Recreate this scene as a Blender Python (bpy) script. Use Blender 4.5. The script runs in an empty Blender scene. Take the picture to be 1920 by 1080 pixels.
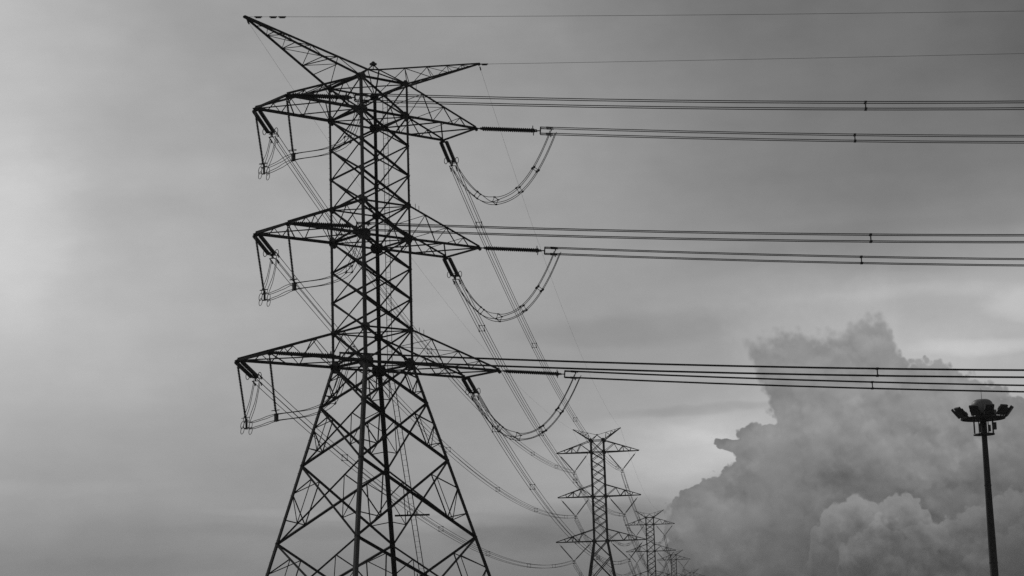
import bpy, math, random
from mathutils import Vector, Matrix
random.seed(7)
SC = bpy.context.scene
COL = SC.collection
PI = math.pi
CAM_H = 1.6
HAZE = 0.00016

# ------------------------------------------------------------------ camera
F_PX, PITCH, ROLL = 3661.5, 0.1779, -0.03
cd = bpy.data.cameras.new('camera'); cam = bpy.data.objects.new('camera', cd); COL.objects.link(cam)
cd.sensor_width = 36.0; cd.lens = 36.0 * F_PX / 1920.0
cd.clip_start = 0.5; cd.clip_end = 20000
FW = Vector((0, math.cos(PITCH), math.sin(PITCH))); UP0 = Vector((0, -math.sin(PITCH), math.cos(PITCH))); RT0 = Vector((1, 0, 0))
RT = RT0 * math.cos(ROLL) + UP0 * math.sin(ROLL); UP = -RT0 * math.sin(ROLL) + UP0 * math.cos(ROLL)
m = Matrix((RT, UP, -FW)).transposed().to_4x4(); m.translation = (0, 0, CAM_H); cam.matrix_world = m
SC.camera = cam

SC.view_settings.view_transform = 'Standard'; SC.view_settings.look = 'None'
SC.view_settings.exposure = 0; SC.view_settings.gamma = 1
SC.render.filter_size = 1.6
SC.cycles.use_denoising = False
SC.cycles.max_bounces = 4

SUN_AZ, SUN_EL = math.radians(-38), math.radians(34)      # behind the pylons, to the left (weak, through cloud)

# ------------------------------------------------------------------ sky (world)
def px_dir(x, y):
    d = FW + RT * ((x - 960) / F_PX) - UP * ((y - 540) / F_PX)
    return d.normalized()
def px_ae(x, y):
    d = px_dir(x, y)
    return math.degrees(math.atan2(d.x, d.y)), math.degrees(math.asin(d.z))
def ae_px(az, el):
    a, e = math.radians(az), math.radians(el)
    d = Vector((math.sin(a) * math.cos(e), math.cos(a) * math.cos(e), math.sin(e)))
    k = d.dot(FW)
    return 960 + F_PX * d.dot(RT) / k, 540 - F_PX * d.dot(UP) / k

world = bpy.data.worlds.new('World'); SC.world = world; world.use_nodes = True
NT = world.node_tree; NT.nodes.clear()
def node(t, **kw):
    n = NT.nodes.new(t)
    for k, v in kw.items(): setattr(n, k, v)
    return n
def put(sock, v):
    if isinstance(v, (int, float)): sock.default_value = v
    elif isinstance(v, tuple): sock.default_value = v
    else: NT.links.new(v, sock)
def M(op, a, b=0.0, c=None, clamp=False):
    n = node('ShaderNodeMath', operation=op, use_clamp=clamp)
    put(n.inputs[0], a)
    if len(n.inputs) > 1: put(n.inputs[1], b)
    if c is not None: put(n.inputs[2], c)
    return n.outputs[0]
def smooth(v, lo, hi, a=0.0, b=1.0, typ='SMOOTHSTEP'):
    n = node('ShaderNodeMapRange', interpolation_type=typ)
    put(n.inputs['Value'], v); put(n.inputs['From Min'], lo); put(n.inputs['From Max'], hi); put(n.inputs['To Min'], a); put(n.inputs['To Max'], b)
    return n.outputs['Result']
def lerp(a, b, t): return M('ADD', a, M('MULTIPLY', M('SUBTRACT', b, a), t))
def curve(v, xs, ys, lo, hi, kind='AUTO'):
    n = node('ShaderNodeFloatCurve'); c = n.mapping.curves[0]
    pts = [((x - lo) / (hi - lo), y) for x, y in zip(xs, ys)]
    c.points[0].location = pts[0]; c.points[1].location = pts[-1]
    for p in pts[1:-1]: c.points.new(*p)
    for p in c.points: p.handle_type = kind
    n.mapping.update()
    put(n.inputs['Value'], smooth(v, lo, hi, typ='LINEAR'))
    return n.outputs['Value']
def combine(x, y, z=0.0):
    n = node('ShaderNodeCombineXYZ'); put(n.inputs[0], x); put(n.inputs[1], y); put(n.inputs[2], z); return n.outputs[0]
def noise(vec, scale, detail=5, rough=0.55, lac=2.0, typ='FBM'):
    n = node('ShaderNodeTexNoise', noise_dimensions='3D'); n.noise_type = typ
    put(n.inputs['Vector'], vec); n.inputs['Scale'].default_value = scale; n.inputs['Detail'].default_value = detail
    n.inputs['Roughness'].default_value = rough; n.inputs['Lacunarity'].default_value = lac
    return n.outputs['Fac']
def voro(vec, scale, feature='SMOOTH_F1', detail=0.0, smoothness=0.4):
    n = node('ShaderNodeTexVoronoi', voronoi_dimensions='2D', feature=feature); put(n.inputs['Vector'], vec); n.inputs['Scale'].default_value = scale
    if detail: n.inputs['Detail'].default_value = detail
    if feature == 'SMOOTH_F1': n.inputs['Smoothness'].default_value = smoothness
    return n.outputs['Distance']
tc = node('ShaderNodeTexCoord'); sep = node('ShaderNodeSeparateXYZ')
vn = node('ShaderNodeVectorMath', operation='NORMALIZE'); NT.links.new(tc.outputs['Generated'], vn.inputs[0]); NT.links.new(vn.outputs[0], sep.inputs[0])
AZ = M('MULTIPLY', M('ARCTAN2', sep.outputs[0], sep.outputs[1]), 180 / PI)
EL = M('MULTIPLY', M('ARCSINE', sep.outputs[2]), 180 / PI)

def table_sample(T, xs, ys, x, y):
    x = min(max(x, xs[0]), xs[-1]); y = min(max(y, ys[0]), ys[-1])
    i = min(int((x - xs[0]) / (xs[1] - xs[0])), len(xs) - 2); j = min(int((y - ys[0]) / (ys[1] - ys[0])), len(ys) - 2)
    u = (x - xs[i]) / (xs[1] - xs[0]); v = (y - ys[j]) / (ys[1] - ys[0])
    return (T[j][i] * (1 - u) + T[j][i + 1] * u) * (1 - v) + (T[j + 1][i] * (1 - u) + T[j + 1][i + 1] * u) * v
def tone_field(T, xs, ys, az, el, az0, az1, el0, el1, ncol, nrow):
    """rows of float curves over azimuth, blended over elevation: overcast brightness by direction"""
    out = None
    for j in range(nrow):
        e = el0 + (el1 - el0) * j / (nrow - 1)
        A = [az0 + (az1 - az0) * i / (ncol - 1) for i in range(ncol)]
        V = [table_sample(T, xs, ys, *ae_px(A_, e)) / 255 for A_ in A]
        c = curve(az, A, V, az0, az1)
        if out is None: out = c; prev = e
        else: out = lerp(out, c, smooth(el, prev, e, typ='LINEAR')); prev = e
    return out

SKY = [
 [188,178,166,158,153,152,152,151,147,139,128,120,114,112,110,107,100],
 [188,180,170,162,157,154,153,152,148,142,133,124,119,116,114,110,101],
 [192,181,170,165,162,158,156,155,152,147,138,130,124,119,116,114,108],
 [196,182,170,166,165,163,160,158,155,150,142,134,126,121,119,118,116],
 [200,184,171,168,168,166,163,161,159,155,148,139,130,126,125,127,132],
 [202,190,178,171,170,168,166,164,161,158,153,147,141,137,137,145,155],
 [200,194,186,178,173,170,168,165,162,158,156,157,162,165,168,174,182],
 [192,188,182,176,170,166,163,161,158,156,154,156,160,166,172,178,176],
 [182,179,175,171,167,163,160,158,156,156,158,160,164,168,180,176,165],
 [174,171,168,164,161,158,157,158,160,166,172,178,180,170,165,160,150],
 [166,162,158,155,152,152,156,160,162,165,172,178,170,160,150,140,130],
 [156,154,152,152,153,152,150,147,145,144,148,150,140,130,120,110,100],
 [138,135,133,134,136,134,130,126,122,118,114,110,105,100,96,92,88]]
CLD = [
 [154,154,150,152,150,146,148,150,152],
 [150,150,142,146,146,142,146,148,150],
 [142,140,130,140,148,149,148,144,140],
 [140,138,136,143,146,144,144,136,126],
 [138,136,133,127,106,105,120,108,104],
 [133,128,122,116,107,103, 99, 95, 92],
 [110,105,101, 98, 95, 92, 89, 86, 82]]
# gentle streaky warp of the direction
wv = combine(M('MULTIPLY', AZ, 0.30), M('MULTIPLY', EL, 0.9), 3.0)
w1 = M('SUBTRACT', noise(wv, 0.55, 4), 0.5); w2 = M('SUBTRACT', noise(combine(M('MULTIPLY', AZ, 0.30), M('MULTIPLY', EL, 0.9), 11.0), 0.6, 4), 0.5)
AZW = M('ADD', AZ, M('MULTIPLY', w1, 2.2)); ELW = M('ADD', EL, M('MULTIPLY', w2, 1.2))
base = tone_field(SKY, [i * 120 for i in range(17)], [i * 90 for i in range(13)], AZW, ELW, -15.5, 15.5, 1.2, 19.2, 15, 14)
streak = M('SUBTRACT', noise(combine(M('MULTIPLY', AZ, 0.22), EL, 5.0), 1.1, 6, 0.5), 0.5)
base = M('ADD', base, M('MULTIPLY', streak, 0.035))
mott = M('SUBTRACT', noise(combine(M('MULTIPLY', AZ, 0.6), EL, 9.0), 0.45, 3, 0.5), 0.5)
base = M('ADD', base, M('MULTIPLY', mott, 0.05))

mott2 = M('SUBTRACT', noise(combine(M('MULTIPLY', AZ, 0.7), EL, 77.0), 1.1, 5, 0.55), 0.5)
base = M('ADD', base, M('MULTIPLY', mott2, 0.035))
# soft pale and dark bars in the overcast: (photo x, y, half widths, brightness)
wx = M('ADD', AZ, M('MULTIPLY', w1, 3.0)); wy = M('ADD', EL, M('MULTIPLY', w2, 1.1))
fray = M('MULTIPLY', M('SUBTRACT', noise(combine(M('MULTIPLY', AZ, 0.5), EL, 41.0), 2.0, 5, 0.6), 0.5), 1.6)
for x, y, rx, ry, amp in (
    (1850, 648, 130, 15, .065), (1915, 562, 70, 24, .06), (1760, 545, 160, 14, .02), (1340, 772, 150, 9, -.045), (1235, 805, 160, 22, .03), (1270, 855, 110, 45, .065), (1060, 880, 130, 40, .02), (20, 420, 90, 150, .03),
    (1180, 612, 160, 26, -.035), (1500, 540, 240, 30, .025), (1420, 470, 130, 14, -.02), (1330, 700, 150, 10, .02), (640, 962, 190, 9, .030), (860, 985, 110, 13, .035), (620, 1000, 240, 12, -.022),
    (1010, 945, 120, 22, .02), (1080, 985, 170, 30, -.06), (1210, 950, 50, 16, -.05), (960, 1010, 100, 18, -.03), (250, 1060, 160, 12, -.02), (60, 915, 200, 12, .015), (1600, 430, 260, 14, -.015), (250, 330, 210, 30, .02)):
    a_, e_ = px_ae(x, y)
    ux = M('MULTIPLY', M('SUBTRACT', wx, a_), 1 / (rx * .01565)); uy = M('MULTIPLY', M('SUBTRACT', wy, e_), 1 / (ry * .01565))
    q = M('ADD', M('ADD', M('MULTIPLY', ux, ux), M('MULTIPLY', uy, uy)), fray)
    base = M('ADD', base, smooth(q, -0.3, 2.4, amp, 0.0))

# towering cumulus: silhouette as distance from its heart by bearing
HEART = px_ae(1650, 900)
PUFF = [(1300,1120,60),(1275,1060,38),(1268,1015,28),(1266,985,22),(1268,955,20),(1285,934,20),(1308,925,19),(1332,914,20),(1354,898,18),(1372,884,16),(1384,868,16),
 (1346,829,10),(1358,834,12),(1373,838,14),(1392,832,20),(1402,816,24),(1424,812,22),(1446,812,22),(1462,790,16),(1456,772,16),(1452,752,15),(1446,733,14),(1438,716,13),(1430,698,13),(1424,680,13),
 (1416,662,11),(1405,647,9),(1424,650,12),(1442,650,17),(1466,645,20),(1496,644,22),(1530,646,20),(1560,648,20),(1586,642,20),(1606,624,18),(1628,612,18),(1646,606,16),(1656,628,18),(1664,650,16),(1678,670,15),(1696,684,14),
 (1714,687,13),(1734,686,17),(1756,688,17),(1778,694,15),(1797,699,14),(1816,712,15),(1838,722,16),(1860,732,15),(1884,744,17),(1910,757,18),(1940,775,22),(1990,800,30),(2080,860,60)]
PA = []
for x, y, r_ in PUFF:
    a_, e_ = px_ae(x, y); PA.append((a_ - HEART[0], e_ - HEART[1], r_ * .01565))
def reach(th):
    ux, uy = -math.cos(th), math.sin(th); best = 0
    for cx, cy, r_ in PA:
        t = cx * ux + cy * uy; d2 = cx * cx + cy * cy - t * t
        if t > 0 and d2 < r_ * r_: best = max(best, t + math.sqrt(r_ * r_ - d2))
    if best == 0:      # between two puffs: run along the chord of their centres
        an = sorted((math.atan2(cy, -cx) % (2 * PI), math.hypot(cx, cy)) for cx, cy, r_ in PA)
        tt = th % (2 * PI)
        lo_ = [q for q in an if q[0] <= tt] or [an[-1]]; hi_ = [q for q in an if q[0] > tt] or [an[0]]
        best = (lo_[-1][1] + hi_[0][1]) / 2
    return best
pol = [(d, reach(math.radians(d))) for d in [-34 + i * .9 for i in range(245)]]
bl = (noise(combine(AZ, EL, 2.0), 1.6, 6, 0.62))
cell = voro(combine(AZ, EL), 3.0, detail=1.0, smoothness=0.15)
fine = noise(combine(AZ, EL, 4.0), 5.5, 6, 0.65)
DX = M('SUBTRACT', AZ, HEART[0]); DY = M('SUBTRACT', EL, HEART[1])
TH = M('MULTIPLY', M('ARCTAN2', DY, M('MULTIPLY', DX, -1.0)), 180 / PI)
TH = M('ADD', TH, M('MULTIPLY', M('LESS_THAN', TH, -90.0), 360.0))
RR = M('SQRT', M('ADD', M('MULTIPLY', DX, DX), M('MULTIPLY', DY, DY)))
Rc = M('MULTIPLY', curve(TH, [p[0] for p in pol], [p[1] / 11 for p in pol], pol[0][0], pol[-1][0], 'VECTOR'), 11)
rough = M('ADD', M('MULTIPLY', M('SUBTRACT', bl, 0.5), smooth(TH, 26, 50, 0.34, 0.75)), M('ADD', M('MULTIPLY', M('SUBTRACT', 0.36, cell), 0.46), M('MULTIPLY', M('SUBTRACT', fine, 0.5), M('ADD', 0.16, smooth(M('ABSOLUTE', M('SUBTRACT', TH, 15.0)), 1.0, 4.0, 0.45, 0.0)))))
dA = M('SUBTRACT', M('ADD', Rc, M('MULTIPLY', rough, 0.75)), RR)
soft_top = smooth(TH, 27, 50, 0.07, 0.34)
soft_top = M('SUBTRACT', soft_top, smooth(TH, 95, 108, 0.0, 0.25))
soft_top = M('ADD', soft_top, smooth(TH, -34, -15, 1.0, 0.0))
maskA = smooth(dA, M('MULTIPLY', soft_top, -1.0), soft_top)
toneA = tone_field(CLD, [1200 + 90 * i for i in range(9)], [600 + 80 * i for i in range(7)],
                   M('ADD', AZ, M('MULTIPLY', M('SUBTRACT', noise(combine(AZ, EL, 7.0), 0.8, 4), 0.5), 1.6)),
                   M('ADD', EL, M('MULTIPLY', M('SUBTRACT', noise(combine(AZ, EL, 17.0), 0.9, 4), 0.5), 1.4)), 3.5, 15.0, 1.6, 9.4, 9, 7)
bill = M('ADD', M('MULTIPLY', M('SUBTRACT', noise(combine(AZ, EL, 31.0), 0.6, 6, 0.55), 0.5), 0.13),
         M('MULTIPLY', M('SUBTRACT', 0.40, voro(combine(M('ADD', AZ, M('MULTIPLY', bl, 1.2)), M('ADD', EL, bl)), 0.9, detail=2.0)), 0.05))
# rounded lobes: each billow paler towards its top, dimmer underneath
def relief(scale, dx, dy, seed, wamp):
    ax_ = M('ADD', AZ, M('MULTIPLY', M('SUBTRACT', bl, 0.5), wamp)); ey_ = M('ADD', EL, M('MULTIPLY', M('SUBTRACT', fine, 0.5), wamp * 0.5))
    p0 = voro(combine(M('ADD', ax_, seed), ey_), scale, detail=1.5); p1 = voro(combine(M('ADD', ax_, seed + dx), M('ADD', ey_, dy)), scale, detail=1.5)
    return M('SUBTRACT', p1, p0)
rl = M('ADD', M('MULTIPLY', relief(0.75, 0.10, 0.35, 3.0, 0.9), 0.085), M('MULTIPLY', relief(1.9, 0.05, 0.15, 8.0, 0.5), 0.055))
rlmask = smooth(noise(combine(AZ, EL, 61.0), 0.5, 3), 0.40, 0.62, 0.25, 1.0)
bill = M('ADD', bill, M('MULTIPLY', rl, rlmask))
rim = M('MULTIPLY', smooth(dA, 0.0, 0.5, 1.0, 0.0), -0.015)
toneA = M('ADD', toneA, M('ADD', bill, rim))
# sky brightens just beyond the crisp edge
halo = M('MULTIPLY', smooth(dA, -2.0, 0.0), 0.035)
base = M('ADD', base, M('MULTIPLY', halo, smooth(TH, -10, 15)))
tone = lerp(base, toneA, M('MULTIPLY', maskA, smooth(EL, 6.6, 9.0, 1.0, 0.78)))
# nearer billows in front, lower right
LOBES = [(1548,1000,32),(1573,972,38),(1604,957,38),(1632,972,32),(1664,968,36),(1692,958,40),(1716,975,34),(1745,1003,34),(1785,1000,36),(1822,985,40),(1862,972,46),(1905,962,52),(1960,950,60),(2040,930,70)]
def lobe_top(x):
    y = 1010 - max(0, x - 1700) * .12 + max(0, 1545 - x) * 1.2
    for cx, cy, r_ in LOBES:
        if abs(x - cx) < r_: y = min(y, cy - math.sqrt(r_ * r_ - (x - cx) ** 2))
    return y
fae = [px_ae(1430 + 7 * i, lobe_top(1430 + 7 * i)) for i in range(92)]
topB = M('MULTIPLY', curve(AZ, [p[0] for p in fae], [p[1] / 8 for p in fae], fae[0][0], fae[-1][0], 'VECTOR'), 8)
dB = M('SUBTRACT', M('ADD', topB, M('MULTIPLY', M('ADD', M('MULTIPLY', M('SUBTRACT', noise(combine(AZ, EL, 51.0), 3.0, 6, 0.65), 0.5), 0.6),
                                                     M('MULTIPLY', M('SUBTRACT', 0.35, voro(combine(AZ, EL), 3.0, detail=1.0, smoothness=0.15)), 0.75)), 0.42)), EL)
mB = smooth(dB, -0.04, 0.10)
mB = M('MULTIPLY', mB, smooth(AZ, px_ae(1480, 950)[0], px_ae(1575, 950)[0]))
fadeR = smooth(AZ, 11.4, 12.4, 1.0, 0.45)
mB = M('MULTIPLY', mB, fadeR)
toneB = lerp(M('ADD', M('MULTIPLY', bill, 0.6), 0.555), toneA, smooth(dB, 0.0, 1.3))
nB = M('MULTIPLY', M('SUBTRACT', 0.35, voro(combine(M('ADD', AZ, 4.3), EL), 2.2, detail=1.5, smoothness=0.2)), 0.6)
def row(shift, drop):
    c = M('MULTIPLY', curve(M('ADD', AZ, shift), [p[0] for p in fae], [p[1] / 8 for p in fae], fae[0][0], fae[-1][0], 'VECTOR'), 8)
    return M('SUBTRACT', M('ADD', M('SUBTRACT', c, drop), nB), EL)
dC = row(-0.75, 0.62); dD = row(0.9, 1.15)
tone = lerp(tone, toneB, mB)
tone = M('ADD', tone, M('MULTIPLY', M('MULTIPLY', smooth(dC, -0.03, 0.12), smooth(dC, 0.1, 0.8, 1.0, 0.0)), M('MULTIPLY', mB, 0.040)))
tone = M('ADD', tone, M('MULTIPLY', M('MULTIPLY', smooth(dD, -0.05, 0.15), smooth(dD, 0.1, 0.8, 1.0, 0.0)), M('MULTIPLY', mB, 0.028)))
tone = M('MULTIPLY', tone, smooth(EL, -1.0, 1.6, 0.80, 1.0))
lin = M('POWER', M('MAXIMUM', tone, 0.0), 2.2)
# away from the photographed part of the sky: daylight sky behind thick overcast
nish = node('ShaderNodeTexSky', sky_type='NISHITA', sun_disc=False, sun_elevation=SUN_EL, sun_rotation=SUN_AZ, air_density=1.5, dust_density=3.0)
bw = node('ShaderNodeRGBToBW'); NT.links.new(nish.outputs[0], bw.inputs[0])
far_sky = M('MULTIPLY', M('MINIMUM', M('MULTIPLY', bw.outputs[0], 0.06), 0.45), M('ADD', 0.7, M('MULTIPLY', noise(vn.outputs[0], 3.0, 6), 0.6)))
keep = M('MULTIPLY', smooth(M('ABSOLUTE', AZ), 24, 60, 1.0, 0.0), smooth(EL, 26, 50, 1.0, 0.0))
lin = lerp(far_sky, lin, keep)
crgb = node('ShaderNodeCombineColor'); [NT.links.new(lin, crgb.inputs[i]) for i in range(3)]
bg = node('ShaderNodeBackground'); NT.links.new(crgb.outputs[0], bg.inputs[0]); bg.inputs[1].default_value = 1.0
wo = node('ShaderNodeOutputWorld'); NT.links.new(bg.outputs[0], wo.inputs[0])

sl = bpy.data.lights.new('sun', 'SUN'); sl.energy = 0.6; sl.angle = math.radians(12); sl.color = (1, 0.99, 0.97)
so = bpy.data.objects.new('sun', sl); COL.objects.link(so)
sd = Vector((math.sin(SUN_AZ) * math.cos(SUN_EL), math.cos(SUN_AZ) * math.cos(SUN_EL), math.sin(SUN_EL)))
so.rotation_euler = sd.to_track_quat('Z', 'Y').to_euler(); so.location = sd * 300

# ------------------------------------------------------------------ materials
def mat(name, lo, hi, scale=3.0, rough=0.6, metal=0.0, bump=0.0):
    mt = bpy.data.materials.new(name); mt.use_nodes = True; nt = mt.node_tree; b = nt.nodes['Principled BSDF']
    t = nt.nodes.new('ShaderNodeTexCoord'); n = nt.nodes.new('ShaderNodeTexNoise'); n.inputs['Scale'].default_value = scale; n.inputs['Detail'].default_value = 6
    nt.links.new(t.outputs['Object'], n.inputs['Vector'])
    r = nt.nodes.new('ShaderNodeValToRGB'); r.color_ramp.elements[0].position = .3; r.color_ramp.elements[1].position = .7
    r.color_ramp.elements[0].color = (lo, lo, lo, 1); r.color_ramp.elements[1].color = (hi, hi, hi, 1)
    nt.links.new(n.outputs['Fac'], r.inputs['Fac']); nt.links.new(r.outputs['Color'], b.inputs['Base Color'])
    b.inputs['Roughness'].default_value = rough; b.inputs['Metallic'].default_value = metal
    if bump:
        bp = nt.nodes.new('ShaderNodeBump'); bp.inputs['Strength'].default_value = bump; nt.links.new(n.outputs['Fac'], bp.inputs['Height']); nt.links.new(bp.outputs['Normal'], b.inputs['Normal'])
    return mt
M_STEEL = mat('weathered_steel', .009, .022, 1.2, .75)
M_STEEL_LIT = mat('weathered_steel_lit', .035, .07, 1.2, .7)  # same steel made paler: light on the camera-facing leg put into the colour
M_FARSTEEL = mat('distant_weathered_steel', .010, .022, .6, .75)
M_WIRE = mat('aluminium_wire', .012, .024, 2.0, .7)
M_INS = mat('insulator_glaze', .010, .02, 4.0, .4)
M_FIT = mat('fitting_steel', .012, .025, 6.0, .6)
M_CONC = mat('concrete', .22, .34, 1.5, .9, 0, .3)
M_GROUND = mat('rough_grass_ground', .05, .10, .05, .95, 0, .4)
M_MAST = mat('painted_mast', .012, .02, 1.0, .6)
M_DOME = mat('dome_plastic', .15, .20, 5.0, .45)
M_LAMPH = mat('lamp_housing', .010, .02, 6.0, .5)
M_GLASS = mat('lamp_glass', .03, .05, 8.0, .15)

# ------------------------------------------------------------------ mesh helpers
class MB:
    def __init__(s): s.v = []; s.f = []
    def add(s, vs, fs):
        o = len(s.v); s.v += [tuple(x) for x in vs]; s.f += [tuple(i + o for i in f) for f in fs]
    def prism(s, p, q, prof, u, w, prof2=None):
        """extrude a closed profile (list of (a,b) along u,w) from p to q"""
        p, q = Vector(p), Vector(q); n = len(prof); prof2 = prof2 or prof
        vs = [p + u * a + w * b for a, b in prof] + [q + u * a + w * b for a, b in prof2]
        fs = [(i, (i + 1) % n, n + (i + 1) % n, n + i) for i in range(n)] + [tuple(range(n - 1, -1, -1)), tuple(range(n, 2 * n))]
        s.add(vs, fs)
    def frame(s, p, q, hint=None):
        d = (Vector(q) - Vector(p)).normalized()
        h = Vector(hint) if hint is not None else (Vector((0, 0, 1)) if abs(d.z) < .9 else Vector((1, 0, 0)))
        u = d.cross(h)
        if u.length < 1e-4: u = d.cross(Vector((1, .3, .2)))
        u.normalize(); w = u.cross(d).normalized()
        return u, w
    def angle(s, p, q, size, hint=None, flip=1, thk=None):
        """steel angle section; hint = direction of one flange"""
        t = thk or size * .16; u, w = s.frame(p, q, hint); u = u * flip; g = size; o = -size * .35
        s.prism(p, q, [(o, o), (o + g, o), (o + g, o + t), (o + t, o + t), (o + t, o + g), (o, o + g)], u, w)
    def bar(s, p, q, a, b=None, hint=None):
        b = b or a; u, w = s.frame(p, q, hint)
        s.prism(p, q, [(-a / 2, -b / 2), (a / 2, -b / 2), (a / 2, b / 2), (-a / 2, b / 2)], u, w)
    def cyl(s, p, q, r, r2=None, n=8):
        u, w = s.frame(p, q); r2 = r if r2 is None else r2
        c = [(math.cos(2 * PI * i / n), math.sin(2 * PI * i / n)) for i in range(n)]
        s.prism(p, q, [(x * r, y * r) for x, y in c], u, w, [(x * r2, y * r2) for x, y in c])
    def tube(s, pts, r, n=6, closed=False):
        pts = [Vector(p) for p in pts]; N = len(pts); rings = []; ref = None
        for i, p in enumerate(pts):
            a_ = pts[(i - 1) % N] if (closed or i > 0) else pts[i]; b_ = pts[(i + 1) % N] if (closed or i < N - 1) else pts[i]
            d = (b_ - a_).normalized()
            if ref is None: ref = Vector((0, 0, 1)) if abs(d.z) < .8 else Vector((1, 0, 0))
            u = d.cross(ref)
            if u.length < 1e-5: u = d.cross(Vector((.3, 1, .2)))
            u.normalize(); w = u.cross(d).normalized(); ref = w
            rings.append([p + u * (r * math.cos(2 * PI * k / n)) + w * (r * math.sin(2 * PI * k / n)) for k in range(n)])
        vs = [v for rg in rings for v in rg]; fs = []
        for i in range(N if closed else N - 1):
            j = (i + 1) % N
            fs += [(i * n + k, i * n + (k + 1) % n, j * n + (k + 1) % n, j * n + k) for k in range(n)]
        if not closed: fs += [tuple(range(n - 1, -1, -1)), tuple((N - 1) * n + k for k in range(n))]
        s.add(vs, fs)
    def lathe(s, p, q, prof, n=12):
        """prof: list of (t metres along p->q, radius)"""
        p, q = Vector(p), Vector(q); d = (q - p).normalized(); u, w = s.frame(p, q); vs = []
        for t, r in prof:
            vs += [p + d * t + u * (r * math.cos(2 * PI * k / n)) + w * (r * math.sin(2 * PI * k / n)) for k in range(n)]
        fs = []
        for i in range(len(prof) - 1):
            fs += [(i * n + k, i * n + (k + 1) % n, (i + 1) * n + (k + 1) % n, (i + 1) * n + k) for k in range(n)]
        fs += [tuple(range(n - 1, -1, -1)), tuple((len(prof) - 1) * n + k for k in range(n))]
        s.add(vs, fs)
    def box(s, c, sx, sy, sz, X=Vector((1, 0, 0)), Y=Vector((0, 1, 0)), Z=Vector((0, 0, 1)), taper=1.0):
        c = Vector(c)
        vs = [c + X * (sx * i / 2 * (taper if k > 0 else 1)) + Y * (sy * j / 2 * (taper if k > 0 else 1)) + Z * (sz * k / 2) for k in (-1, 1) for i, j in ((-1, -1), (1, -1), (1, 1), (-1, 1))]
        s.add(vs, [(3, 2, 1, 0), (4, 5, 6, 7), (0, 1, 5, 4), (1, 2, 6, 5), (2, 3, 7, 6), (3, 0, 4, 7)])
    def plate(s, c, r, n, up, t=.02, sides=8, sx=1.0):
        """flat gusset plate: polygon of radius r facing n"""
        c, n = Vector(c), Vector(n).normalized(); u = n.cross(Vector(up)).normalized(); w = u.cross(n)
        pr = [(r * sx * math.cos(2 * PI * (k + .5) / sides), r * math.sin(2 * PI * (k + .5) / sides)) for k in range(sides)]
        s.prism(c - n * t / 2, c + n * t / 2, pr, u, w)
    def build(s, name, mt, parent=None, origin=None):
        o0 = Vector(origin) if origin is not None else (Vector(parent['_o']) if parent is not None and '_o' in parent else Vector((0, 0, 0)))
        me = bpy.data.meshes.new(name); me.from_pydata([tuple(Vector(v) - o0) for v in s.v], [], s.f); me.update(); me.materials.append(mt)
        o = bpy.data.objects.new(name, me); COL.objects.link(o)
        if parent is not None:
            o.parent = parent
            if '_o' in parent: o['_o'] = parent['_o']
        else: o.location = o0
        return o
def smooth_shade(o):
    for p in o.data.polygons: p.use_smooth = True
    return o
def tag(o, label=None, cat=None, group=None, kind=None):
    for k, v in (('label', label), ('category', cat), ('group', group), ('kind', kind)):
        if v: o[k] = v
    return o
def empty(name, loc, label, cat, group=None):
    o = bpy.data.objects.new(name, None); COL.objects.link(o); o.location = loc; o['_o'] = tuple(loc); o.empty_display_size = .5
    return tag(o, label, cat, group)
def kids(o): return [c for c in bpy.data.objects if c.parent is o]
def copy_tree(o, parent=None, table=None):
    table = table if table is not None else {x: kids(x) for x in [o] + kids(o)}
    c = o.copy(); COL.objects.link(c); c.parent = parent
    for ch in table.get(o, []): copy_tree(ch, c, table)
    return c

# ------------------------------------------------------------------ main strain pylon
C0 = Vector((-10.424, 142.5, CAM_H)); TH0 = 0.6828
EA = Vector((math.cos(TH0), math.sin(TH0), 0)); ET = Vector((math.sin(TH0), -math.cos(TH0), 0))
def MP(la, lt, z): return C0 + EA * la + ET * lt + Vector((0, 0, z))
Z = [41.43, 38.90, 32.02, 29.49, 22.65, 20.11, 17.16, 12.92, 7.31, -1.6]
ARM = {1: 8.61, 3: 8.64, 5: 10.22}; HW = 2.144; PK = 10.75; PKZ = 44.95
def side(z):
    if z >= Z[5]: return 4.2
    return 4.2 + (10.35 - 4.2) * (Z[5] - z) / (Z[5] - Z[8])
def corner(sa, st, z):
    h = side(z) / 2; return MP(sa * h, st * h, z)
CS = [(-1, 1), (-1, -1), (1, -1), (1, 1)]
tower = empty('lattice_tower', tuple(MP(0, 0, -CAM_H)), 'tall dark steel lattice pylon with long cross-arms, by far the nearest of all the pylons', 'pylon', 'pylons along the power line')
T1p = empty  # alias kept short
nodes_up = [Z[0], Z[1], Z[1] - (Z[1] - Z[2]) / 3, Z[1] - 2 * (Z[1] - Z[2]) / 3, Z[2], Z[3], Z[3] - (Z[3] - Z[4]) / 3, Z[3] - 2 * (Z[3] - Z[4]) / 3, Z[4], Z[5]]
nodes_lo = [Z[5], Z[6], Z[7], Z[8], 1.2, -1.25]
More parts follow.
